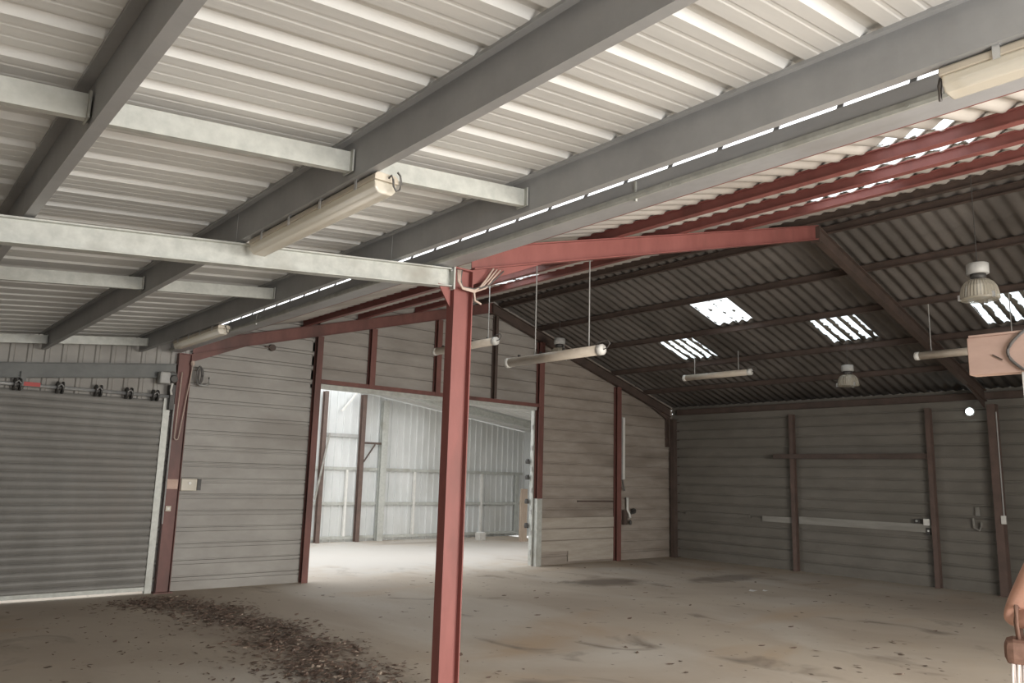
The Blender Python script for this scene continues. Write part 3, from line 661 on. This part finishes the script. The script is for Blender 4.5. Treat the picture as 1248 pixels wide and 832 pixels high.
def high_bay(x, y, zb, label, s=1.0):
    t = thing('high_bay_lamp', label, 'lamp', (x, y, zb), 'bell shaped high bay lamps')
    MB().lathe([(.10*s,.38*s),(.108*s,.375*s),(.108*s,.27*s),(.10*s,.265*s)], (x, y, zb), 28).build('gear_housing', M['plastic_grey'], t, True)
    MB().lathe([(.078*s,.265*s),(.074*s,.205*s)], (x, y, zb), 24).build('neck', M['black_metal'], t, True)
    MB().lathe([(.076*s,.205*s),(.10*s,.198*s),(.135*s,.17*s),(.165*s,.12*s),(.18*s,.05*s),(.186*s,0)], (x, y, zb), 72, .035).build('reflector', M['prismatic'], t)
    MB().lathe([(.186*s,.002*s),(.192*s,0),(.192*s,-.014*s),(.17*s,-.02*s),(.001,-.028*s)], (x, y, zb), 36).build('rim_glass', M['prismatic'], t, True)
    MB().lathe([(.02*s,.20*s),(.045*s,.15*s),(.045*s,.08*s),(.02*s,.04*s),(.001,.035*s)], (x, y, zb), 16).build('bulb', M['plastic_white'], t, True)
    MB().box(x+.10*s, x+.115*s, y-.012, y+.012, zb+.20*s, zb+.38*s).build('side_bracket', M['steel_bright'], t)
    zt = roofz(x)-.04
    MB().tube([(x, y, zb+.375*s), (x, y, zt)] , .004, 6).build('suspension', M['black_metal'], t)
    for a in (0, 2*PI/3, 4*PI/3): MB().box(x+.19*s*math.cos(a)-.012, x+.19*s*math.cos(a)+.012, y+.19*s*math.sin(a)-.012, y+.19*s*math.sin(a)+.012, zb-.02, zb+.035).build('clip', M['steel_bright'], t)
high_bay(8.3, 2.75, 3.50, 'large bell shaped lamp in front of the skylight at the right edge', .92)
high_bay(12.0, 5.95, 3.22, 'bell shaped lamp hanging lowest over the middle of the dark wall', .85)
high_bay(10.0, 10.5, 3.86, 'bell shaped lamp half hidden behind the pale hanging tube light', 1.0)

# cables round the head of the free-standing column
t = thing('cable_bundle', 'bundle of pale cables draped around the head of the free-standing red column', 'cables', (XC, YF-.07, 3.1))
for k, (dx, dz, r_) in enumerate(((0,0,.008),(.025,.01,.007),(.05,-.005,.007),(.075,.02,.006))):
    pts = [(XC-.075+dx*.4, YF-.06-.006*k, 3.19), (XC-.07+dx*.3, YF-.065, 3.10+dz), (XC-.03, YF-.07, 3.05+dz*.6), (XC+.08, YF-.07, 3.045+dz), (XC+.15+dx, YF-.06, 3.10+dz), (XC+.22+dx, YF-.05, 3.18), (XC+.28+dx*1.4, YF-.05, 3.27)]
    MB().tube(pts, r_, 6).build('cable', M['cable_pale' if k < 3 else 'cable'], t, True)
MB().tube([(XC+.08, YF-.07, 3.05), (XC+.10, YF-.06, 2.98), (XC+.16, YF-.06, 2.96)], .008, 6).build('tail', M['cable_pale'], t)

# ------------------------------------------------------------------ the next hall, seen through the opening
mb = MB(); xs = []
x = 4.0
while x < 15.2:
    xs += [(x,0),(x+.135,0),(x+.15,.024),(x+.18,.024),(x+.195,0)]; x += .195
n = len(xs)
HY = 17.3
mb.add([(x, HY-d, z) for z in (.0, 4.6) for x, d in xs], [(i, i+1, n+i+1, n+i) for i in range(n-1)])
o = mb.build('wall_hall_back', M['clad_hall']); s_ = o.modifiers.new('thickness', 'SOLIDIFY'); s_.thickness = .01; s_.offset = 1
def hroof(x): return 3.60 - .125*(x-9.8)
bm = bmesh.new(); bm.from_mesh(o.data)
bmesh.ops.bisect_plane(bm, geom=bm.verts[:]+bm.edges[:]+bm.faces[:], plane_co=(9.8,0,3.60), plane_no=(.125,0,1), clear_outer=True); bm.to_mesh(o.data); bm.free(); struct(o)
struct(MB().box(15.1, 15.2, YG+.2, HY, 0, 2.95).build('wall_hall_right', M['clad_hall']))
rp = rib_profile(12.4, HY+.2, 12.5, .30); n = len(rp)
o = MB().add([(x, y, hroof(x)+dz+.02) for x in (9.6, 15.3) for y, dz in rp], [(i, i+1, n+i+1, n+i) for i in range(n-1)]).build('ceiling_hall', M['white_sheet'])
s_ = o.modifiers.new('thickness', 'SOLIDIFY'); s_.thickness = .004; s_.offset = 1; struct(o)
tag(MB().ibeam((9.6, 15.6, hroof(9.6)-.09), (15.05, 15.6, hroof(15.05)-.09), .17, .09).build('hall_rafter', M['galvanised']), 'pale grey rafter under the roof of the next hall', 'rafter')
for z, lab in ((1.735, 'upper'), (.90, 'middle'), (.10, 'bottom')):
    tag(MB().box(7.0, 15.0, HY-.09, HY-.03, z-.035, z+.035).build('wall_rail', M['galvanised']), f'{lab} of three long grey rails across the back wall of the next hall', 'rail')
for x, z1, w, m, lab in ((8.62, 3.6, .10, 'post_brown', 'thin brown post in the next hall, leftmost through the opening'), (9.66, 3.60, .11, 'post_brown', 'brown steel post in the next hall with a braced side arm'), (10.28, 3.50, .17, 'galvanised', 'wide grey post in the next hall right of the brown posts')):
    tag(MB().ibeam((x, HY-.17, 0), (x, HY-.17, z1-.05), .12, w, .007, .01, up=(0,1,0)).build('hall_post', M[m]), lab, 'post')
tag(MB().bar((9.70, HY-.18, 2.37), (10.22, HY-.18, 2.37), .06, .05).build('side_arm', M['dark_steel']), 'short dark arm between the brown and grey posts of the next hall', 'arm')
tag(MB().bar((9.70, HY-.24, 1.9), (10.0, HY-.24, 2.34), .03, .03).build('brace', M['dark_steel']), 'thin diagonal brace under the short dark arm in the next hall', 'brace')
tag(MB().box(8.68, 9.60, HY-.10, HY-.04, 2.49, 2.57).build('wall_rail', M['plastic_grey']), 'short grey rail between the two brown posts of the next hall', 'rail')
tag(MB().bar((8.45, HY-.30, 1.0), (8.72, HY-.30, 2.55), .035, .035).build('brace', M['strip_pale']), 'pale leaning pole by the leftmost post of the next hall', 'pole')
tag(MB().bar((9.05, HY-.20, 3.1), (9.42, HY-.20, 3.56), .05, .04).build('brace', M['plastic_white']), 'white diagonal bar high on the hall wall between the brown posts', 'bar')
for x, lab in ((11.31, 'white upright on the back wall of the next hall, left of the free-standing column'), (13.52, 'white upright on the back wall of the next hall, right of the free-standing column'), (9.35, 'thin pale upright between the brown posts of the next hall')):
    tag(MB().box(x-.025, x+.025, HY-.12, HY-.04, .13, 1.70).build('upright', M['plastic_white']), lab, 'upright')
tag(MB().box(14.75, 14.85, HY-.12, HY-.04, .13, 1.70).build('upright', M['galvanised']), 'grey upright in the far right corner of the next hall', 'upright')
t = thing('wood_stack', 'stack of tall wooden boards leaning in the next hall beside the jamb', 'boards', (13.75, 15.9, 0))
for k in range(4): MB().box(13.58+.03*k, 13.80+.03*k, 15.60+.045*k, 15.635+.045*k, 0, 1.34-.10*k).build('board', M['wood'], t)
t = thing('concrete_block', 'small pale concrete block on the hall floor beside the free-standing column', 'block', (12.88, 16.4, 0))
MB().box(12.80, 13.0, 16.3, 16.5, 0, .19).build('block', M['concrete_block'], t, bevel=.008)
MB().box(12.82, 12.98, 16.32, 16.48, .19, .21).build('mortar', M['paper'], t)

# ------------------------------------------------------------------ header beam: glare put into its pink; white post stands for a light strip
t = thing('header_beam', 'beam end at the right edge, washed pink as by glare, on a white post standing in for a light strip', 'beam', (4.02, 1.38, 0))
MB().box(3.97, 4.05, -.4, 1.385, 2.175, 2.352).build('beam', M['pale_pink'], t, bevel=.004)
MB().box(3.965, 4.055, -.4, 1.375, 2.352, 2.362).build('capping', M['pale_pink'], t)
MB().box(3.975, 4.045, 1.10, 1.17, 0, 2.175).build('post', M['plastic_white'], t)  # added white post, drawn where a bright strip of light stands
MB().box(3.975, 4.045, -.38, -.31, 0, 2.175).build('post', M['plastic_white'], t)
MB().tube([(3.963, 1.14, 2.36)] + [(3.96, 1.16+.055*math.sin(PI*k/12), 2.345-.16*k/12) for k in range(13)] + [(3.96, 1.12, 2.17)], .007, 6).build('cable', M['cable'], t, True)
MB().bar((3.965,1.24,2.235), (3.965,1.28,2.262), .004, .006).build('nail', M['dark_steel'], t)

# ------------------------------------------------------------------ litter on the floor
def leaf_geo(mb, x, y, s, a, z=.004):
    c, sn = math.cos(a), math.sin(a); k = random.uniform(.1, .5)*s
    loc = [(-s, 0, 0), (-.3*s, .45*s, k*.5), (.5*s, .35*s, k*.6), (s, 0, k), (.5*s, -.35*s, k*.3), (-.3*s, -.45*s, 0)]
    mb.add([(x+u*c-v*sn, y+u*sn+v*c, z+w) for u, v, w in loc], [(0,1,2,3), (0,3,4,5)])
path = [(3.15,10.75,.40),(3.30,10.1,.46),(3.50,9.3,.36),(3.62,8.4,.36),(3.60,7.5,.40),(3.45,6.7,.40),(3.25,5.9,.40),(3.1,5.0,.45)]
mb = MB()
for i in range(3600):
    k = random.random()*(len(path)-1); j = int(k); f = k-j
    a, b = path[j], path[j+1]
    x = a[0]+(b[0]-a[0])*f; y = a[1]+(b[1]-a[1])*f; w = a[2]+(b[2]-a[2])*f
    r_ = random.gauss(0, .62)
    leaf_geo(mb, x + r_*w + .12*math.sin(y*5+3*x), y + random.gauss(0,.08), random.uniform(.014,.042), random.random()*2*PI, .003+random.random()*.02*max(0,1-abs(r_)))
for i in range(600):
    y = random.uniform(4.9, 10.6); x = 3.3 + random.gauss(0, 1.0)
    if x < 3.9+.15*(10-y): leaf_geo(mb, x, y, random.uniform(.010,.03), random.random()*2*PI)
tag(mb.build('leaf_litter', M['leaf']), 'drift of dry brown leaves across the floor from the shutter column to the foreground', 'leaves', kind='stuff')
one = MB(); leaf_geo(one, 0, 0, .04, 0); lf = one.build('dead_leaf', M['leaf'])
tag(lf, 'single dry leaf lying apart on the open concrete floor', 'leaf', 'stray leaves on the open floor')
spots = []
while len(spots) < 90:
    x = random.uniform(4.4, 12.5); y = random.uniform(2.5, 10.6)
    if y < 3.6 and x > 9: continue
    spots.append((x, y))
for k, (x, y) in enumerate(spots):
    o = lf if k == 0 else lf.copy()
    if k: COL.objects.link(o)
    o.location = (x, y, 0); o.rotation_euler.z = random.random()*6.28; o.scale = [random.uniform(.6, 1.3)]*3
for k, (x, y, s, lab) in enumerate(((11.04, 7.14, .07, 'larger white paper scrap on the floor before the dark wall'), (11.22, 7.04, .045, 'smaller white paper scrap beside the larger one on the floor'))):
    m2 = MB(); m2.add([(-s,-s*.6,.004),(s,-s*.5,.012),(s*1.1,s*.6,.006),(0,s*.8,.02),(-s,s*.5,.005)], [(0,1,2,3),(0,3,4)])
    o = m2.build('paper_scrap', M['paper']); o.location = (x, y, 0); sd = o.modifiers.new('t','SOLIDIFY'); sd.thickness = .001; tag(o, lab, 'paper')

# ------------------------------------------------------------------ person at the right edge: elbow out, forearm across the waist
def skin_mesh(name, verts, edges, m, parent=None, sub=2, root=0):
    me = bpy.data.meshes.new(name); me.from_pydata([v[:3] for v in verts], edges, [])
    o = bpy.data.objects.new(name, me); COL.objects.link(o)
    sk = o.modifiers.new('skin', 'SKIN'); sk.use_smooth_shade = True
    for i, v in enumerate(verts):
        d = me.skin_vertices[0].data[i]; r_ = v[3]
        d.radius = r_ if isinstance(r_, tuple) else (r_, r_); d.use_root = (i == root)
    o.modifiers.new('sub', 'SUBSURF').levels = sub; o.modifiers['sub'].render_levels = sub
    bpy.context.view_layer.update()
    dg = bpy.context.evaluated_depsgraph_get()
    nm = bpy.data.meshes.new_from_object(o.evaluated_get(dg))
    o.modifiers.clear(); o.data = nm; nm.materials.clear(); nm.materials.append(m)
    for p in nm.polygons: p.use_smooth = True
    if parent is not None: o.parent = parent
    return o
def person():
    t = thing('person', 'person at the right edge showing only a bent bare elbow, in a brown top', 'person', (0,0,0))
    # local frame: x to the viewer's right, y away from the viewer, z up; elbow at x=0
    V = []; E = []
    def pt(x, y, z, r_): V.append((x, y, z, r_)); return len(V)-1
    def chain(ids): 
        for a, b in zip(ids, ids[1:]): E.append((a, b))
    pel = pt(.34,.02,.98,(.155,.11)); wai = pt(.34,.02,1.12,(.135,.10)); che = pt(.34,.01,1.30,(.16,.115)); upp = pt(.34,.02,1.42,(.12,.09)); nek = pt(.34,.01,1.51,(.052,.055)); hd0 = pt(.34,-.01,1.58,(.065,.08)); hd1 = pt(.34,-.01,1.67,(.078,.095)); hd2 = pt(.34,0,1.75,(.06,.075))
    chain([pel, wai, che, upp, nek, hd0, hd1, hd2])
    for s, elb, wr, hand in ((-1, (.035,.05,1.155), (.25,-.10,1.205), (.33,-.12,1.225)), (1, (.66,.03,1.13), (.46,-.15,1.10), (.39,-.17,1.09))):
        sh = pt(.34+s*.165,.02,1.42,(.062,.062)); um = pt((.34+s*.165+elb[0])/2-.0*s,.03,1.285,(.047,.05)); el = pt(*elb,(.036,.04)); fm = pt((elb[0]*2+wr[0])/3,(elb[1]*2+wr[1])/3,(elb[2]*2+wr[2])/3,(.040,.043)); w_ = pt(*wr,(.026,.02)); ha = pt(*hand,(.038,.017))
        chain([upp, sh, um, el, fm, w_, ha])
        d = -s
        for k, (dz, ln) in enumerate(((.033,.066),(.011,.076),(-.011,.072),(-.033,.056))):
            a = pt(hand[0]+d*.035, hand[1], hand[2]+dz, .0078); b = pt(hand[0]+d*(.035+ln*.5), hand[1]-.008, hand[2]+dz, .0074); c = pt(hand[0]+d*(.035+ln*.8), hand[1]+.012, hand[2]+dz, .007); e_ = pt(hand[0]+d*(.035+ln*.85), hand[1]+.034, hand[2]+dz, .007)
            chain([ha, a, b, c, e_])
        a = pt(hand[0]-d*.005, hand[1]-.01, hand[2]+.04, .011); b = pt(hand[0]+d*.02, hand[1]-.02, hand[2]+.065, .0095); c = pt(hand[0]+d*.04, hand[1]-.02, hand[2]+.075, .008)
        chain([ha, a, b, c])
        hp = pt(.34+s*.085,.02,.90,(.092,.10)); kn = pt(.34+s*.10,0,.50,(.058,.062)); cf = pt(.34+s*.10,.02,.34,(.056,.058)); an = pt(.34+s*.10,.03,.09,(.036,.040)); ft = pt(.34+s*.11,-.07,.045,(.04,.034)); to = pt(.34+s*.12,-.16,.032,(.036,.024))
        chain([pel, hp, kn, cf, an, ft, to])
    body = skin_mesh('body', V, E, M['skin'], t)
    # head modelled over the skull chain, then everything fused into one skin by a voxel remesh
    def ball(bm, c, r, seg=24):
        g = bmesh.ops.create_uvsphere(bm, u_segments=seg, v_segments=seg//2, radius=1.0)
        for q_ in g['verts']: q_.co = Vector((c[0]+q_.co.x*r[0], c[1]+q_.co.y*r[1], c[2]+q_.co.z*r[2]))
    bm = bmesh.new(); bm.from_mesh(body.data)
    hx = .34
    ball(bm, (hx, .005, 1.685), (.076, .094, .088)); ball(bm, (hx, -.018, 1.625), (.060, .070, .068)); ball(bm, (hx, -.062, 1.580), (.026, .022, .020))
    ball(bm, (hx, -.094, 1.640), (.011, .014, .024)); ball(bm, (hx, -.100, 1.628), (.015, .012, .010))
    for sx in (-1, 1):
        ball(bm, (hx+sx*.076, .012, 1.645), (.010, .018, .032)); ball(bm, (hx+sx*.040, -.060, 1.632), (.022, .020, .018)); ball(bm, (hx+sx*.030, -.080, 1.678), (.022, .010, .008))
    bm.to_mesh(body.data); bm.free()
    rm = body.modifiers.new('fuse', 'REMESH'); rm.mode = 'VOXEL'; rm.voxel_size = .0042; rm.use_smooth_shade = True
    sm_ = body.modifiers.new('smooth', 'SMOOTH'); sm_.iterations = 5; sm_.factor = .5
    bpy.context.view_layer.update()
    nm = bpy.data.meshes.new_from_object(body.evaluated_get(bpy.context.evaluated_depsgraph_get()))
    body.modifiers.clear(); body.data = nm; nm.materials.clear(); nm.materials.append(M['skin'])
    for p in nm.polygons: p.use_smooth = True
    for sx in (-1, 1):
        b = MB(); b.lathe([(.001,-.012),(.009,-.008),(.012,0),(.009,.008),(.001,.012)], (hx+sx*.030, -.080, 1.660), 14, 0, 'y'); b.build('eye', M['plastic_white'], t, True)
        b = MB(); b.lathe([(.001,-.004),(.005,-.003),(.006,0)], (hx+sx*.030, -.091, 1.660), 12, 0, 'y'); b.build('iris', M['dark_hair'], t, True)
        MB().tube([(hx+sx*.014,-.091,1.679),(hx+sx*.030,-.093,1.684),(hx+sx*.048,-.084,1.679)], .0035, 6).build('eyebrow', M['dark_hair'], t, True)
    MB().tube([(hx-.024,-.080,1.600),(hx-.010,-.090,1.603),(hx,-.092,1.601),(hx+.010,-.090,1.603),(hx+.024,-.080,1.600)], .0055, 8).build('mouth', M['pale_pink'], t, True)
    # hair: cap over the skull, open at the face, falling to the nape
    vs = []; nr, ns = 14, 28
    for a in range(nr+1):
        th = a/nr*1.0
        for k in range(ns):
            ph = 2*PI*k/ns; front = max(0, -math.sin(ph))
            ext = (1.02 - .56*front**.7) * PI * .62
            p_ = th*ext
            r1 = 1.10
            vs.append((hx + .078*r1*math.sin(p_)*math.cos(ph), .008 + .096*r1*math.sin(p_)*math.sin(ph), 1.690 + .090*r1*math.cos(p_)))
    b = MB().add(vs, [(a*ns+k, a*ns+(k+1) % ns, (a+1)*ns+(k+1) % ns, (a+1)*ns+k) for a in range(nr) for k in range(ns)])
    ho = b.build('hair', M['dark_hair'], t, True); sd_ = ho.modifiers.new('thickness', 'SOLIDIFY'); sd_.thickness = .012; sd_.offset = 0
    # sleeveless top: lofted ellipses with shoulder straps
    rings = [(.98,.178,.132,.02),(1.05,.166,.126,.02),(1.13,.158,.120,.02),(1.22,.170,.128,.015),(1.31,.185,.136,.012),(1.37,.180,.130,.015),(1.405,.160,.118,.02)]
    n = 36
    vs = [(hx+rx*math.cos(2*PI*k/n), yo+ry*math.sin(2*PI*k/n), z) for z, rx, ry, yo in rings for k in range(n)]
    b = MB().add(vs, [(a*n+k, a*n+(k+1) % n, (a+1)*n+(k+1) % n, (a+1)*n+k) for a in range(len(rings)-1) for k in range(n)])
    tp_ = b.build('brown_top', M['brown_cloth'], t, True); sd_ = tp_.modifiers.new('thickness', 'SOLIDIFY'); sd_.thickness = .005
    for sx in (-1, 1):
        MB().tube([(hx+sx*.095,-.085,1.395),(hx+sx*.10,-.055,1.455),(hx+sx*.10,.02,1.492),(hx+sx*.10,.09,1.455),(hx+sx*.095,.125,1.395)], .020, 8).build('shoulder_strap', M['brown_cloth'], tp_, True)
    for s in (-1, 1):
        skin_mesh('trouser_leg', [(.34+s*.085,.02,.93,(.098,.112)), (.34+s*.09,.01,.74,(.094,.100)), (.34+s*.10,0,.50,(.076,.08)), (.34+s*.10,.02,.10,(.066,.070))], [(0,1),(1,2),(2,3)], M['grey_cloth'], t)
    wr_ = [(.80,.186,.118,.02),(.86,.188,.130,.02),(.93,.180,.132,.02),(1.0,.176,.134,.02),(1.02,.174,.133,.02)]
    vs = [(hx+rx*math.cos(2*PI*k/n), yo+ry*math.sin(2*PI*k/n), z) for z, rx, ry, yo in wr_ for k in range(n)]
    wb_ = MB().add(vs, [(a*n+k, a*n+(k+1) % n, (a+1)*n+(k+1) % n, (a+1)*n+k) for a in range(4) for k in range(n)]).build('waistband', M['grey_cloth'], t, True)
    sd_ = wb_.modifiers.new('thickness', 'SOLIDIFY'); sd_.thickness = .005
    for s in (-1, 1):
        skin_mesh('shoe', [(.34+s*.10,.05,.05,(.045,.045)),(.34+s*.11,-.08,.042,(.046,.038)),(.34+s*.125,-.19,.034,(.042,.028))], [(0,1),(1,2)], M['black_metal'], t, 2, 1)
    # place: elbow on the ray through its pixel, facing the camera
    ang = math.radians(72.5)                       # azimuth from +Y towards +X
    d = Vector((math.sin(ang), math.cos(ang), 0)); right = Vector((d.y, -d.x, 0))
    return t, d, right
tp, dvec, rvec = person()
def ray_px(px, py):
    d = Vector((px-624, py-416, 949)); return Vector((Wv.dot(d), Lv.dot(d), Uv.dot(d)))
rr = ray_px(1218, 760); tt = (1.14 - H0)/rr.z; elbow = Vector((0,0,H0)) + rr*tt
tp.location = (elbow.x - .0*rvec.x, elbow.y, 0); tp.rotation_euler.z = -math.atan2(rvec.y, rvec.x) * -1
# bag on the forearm
t = thing('shoulder_bag', 'grey bag with brown flap and white fringe hanging under the elbow at the right edge', 'bag', (0,0,0))
MB().box(.03, .17, -.06, .06, .78, 1.0).build('body', M['grey_cloth'], t, bevel=.03)
MB().box(.010, .175, -.075, .075, 1.0, 1.095).build('flap', M['brown_cloth'], t, bevel=.03)
for k in range(10):
    x = .034 + .006*k; y = -.066 + .004*(k % 3)
    MB().tube([(x, y, 1.01), (x-.004+.004*(k % 3), y-.004, .95), (x+.003*(k % 2), y, .89), (x-.006, y-.002, .83)], .0055, 5).build('fringe_cord', M['white_cord'], t, True)
MB().tube([(.06,-.03,1.09),(.055,-.05,1.16),(.06,-.02,1.215),(.065,.03,1.20),(.07,.04,1.09)], .008, 8).build('strap', M['brown_cloth'], t, True)
t.location = tp.location; t.rotation_euler.z = tp.rotation_euler.z

# ------------------------------------------------------------------ light
w = bpy.data.worlds.new('world'); SC.world = w; w.use_nodes = True
bg = w.node_tree.nodes['Background']; bg.inputs['Color'].default_value = (.96,.98,1.0,1); bg.inputs['Strength'].default_value = 2.2
def area(name, loc, target, sx, sy, power, col=(1,1,1)):
    l = bpy.data.lights.new(name, 'AREA'); l.shape = 'RECTANGLE'; l.size = sx; l.size_y = sy; l.energy = power; l.color = col
    o = bpy.data.objects.new(name, l); COL.objects.link(o); o.location = loc
    o.rotation_euler = (Vector(target)-Vector(loc)).to_track_quat('-Z', 'Y').to_euler(); return o
area('daylight_near_doorway', (1.75, -3.15, 1.5), (1.75, 5, 1.5), 2.5, 2.7, 235, (1,.98,.955))
area('column_shadow_light', (1.35, -3.12, 1.5), (1.75, 5, 1.4), .40, 2.7, 50, (1,.98,.955))  # added narrow lamp to throw the column's shadow on the end wall
area('daylight_hangar_doorway', (5.65, -3.2, 1.9), (5.9, 3.6, -1.2), 3.3, 2.3, 480, (1,.955,.89)).data.spread = math.radians(130)
area('daylight_hall_side', (4.5, 14.2, 2.0), (10, 14.2, 1.2), 5.0, 3.5, 22, (.98,.99,1))
area('daylight_hall_rooflight', (11.0, 11.9, 4.0), (11.6, 17.3, 2.0), 8.0, 1.0, 215, (.99,.99,1))

SC.view_settings.view_transform = 'Standard'; SC.view_settings.look = 'None'
SC.view_settings.gamma = 1; SC.view_settings.exposure = 0; SC.view_settings.use_curve_mapping = False
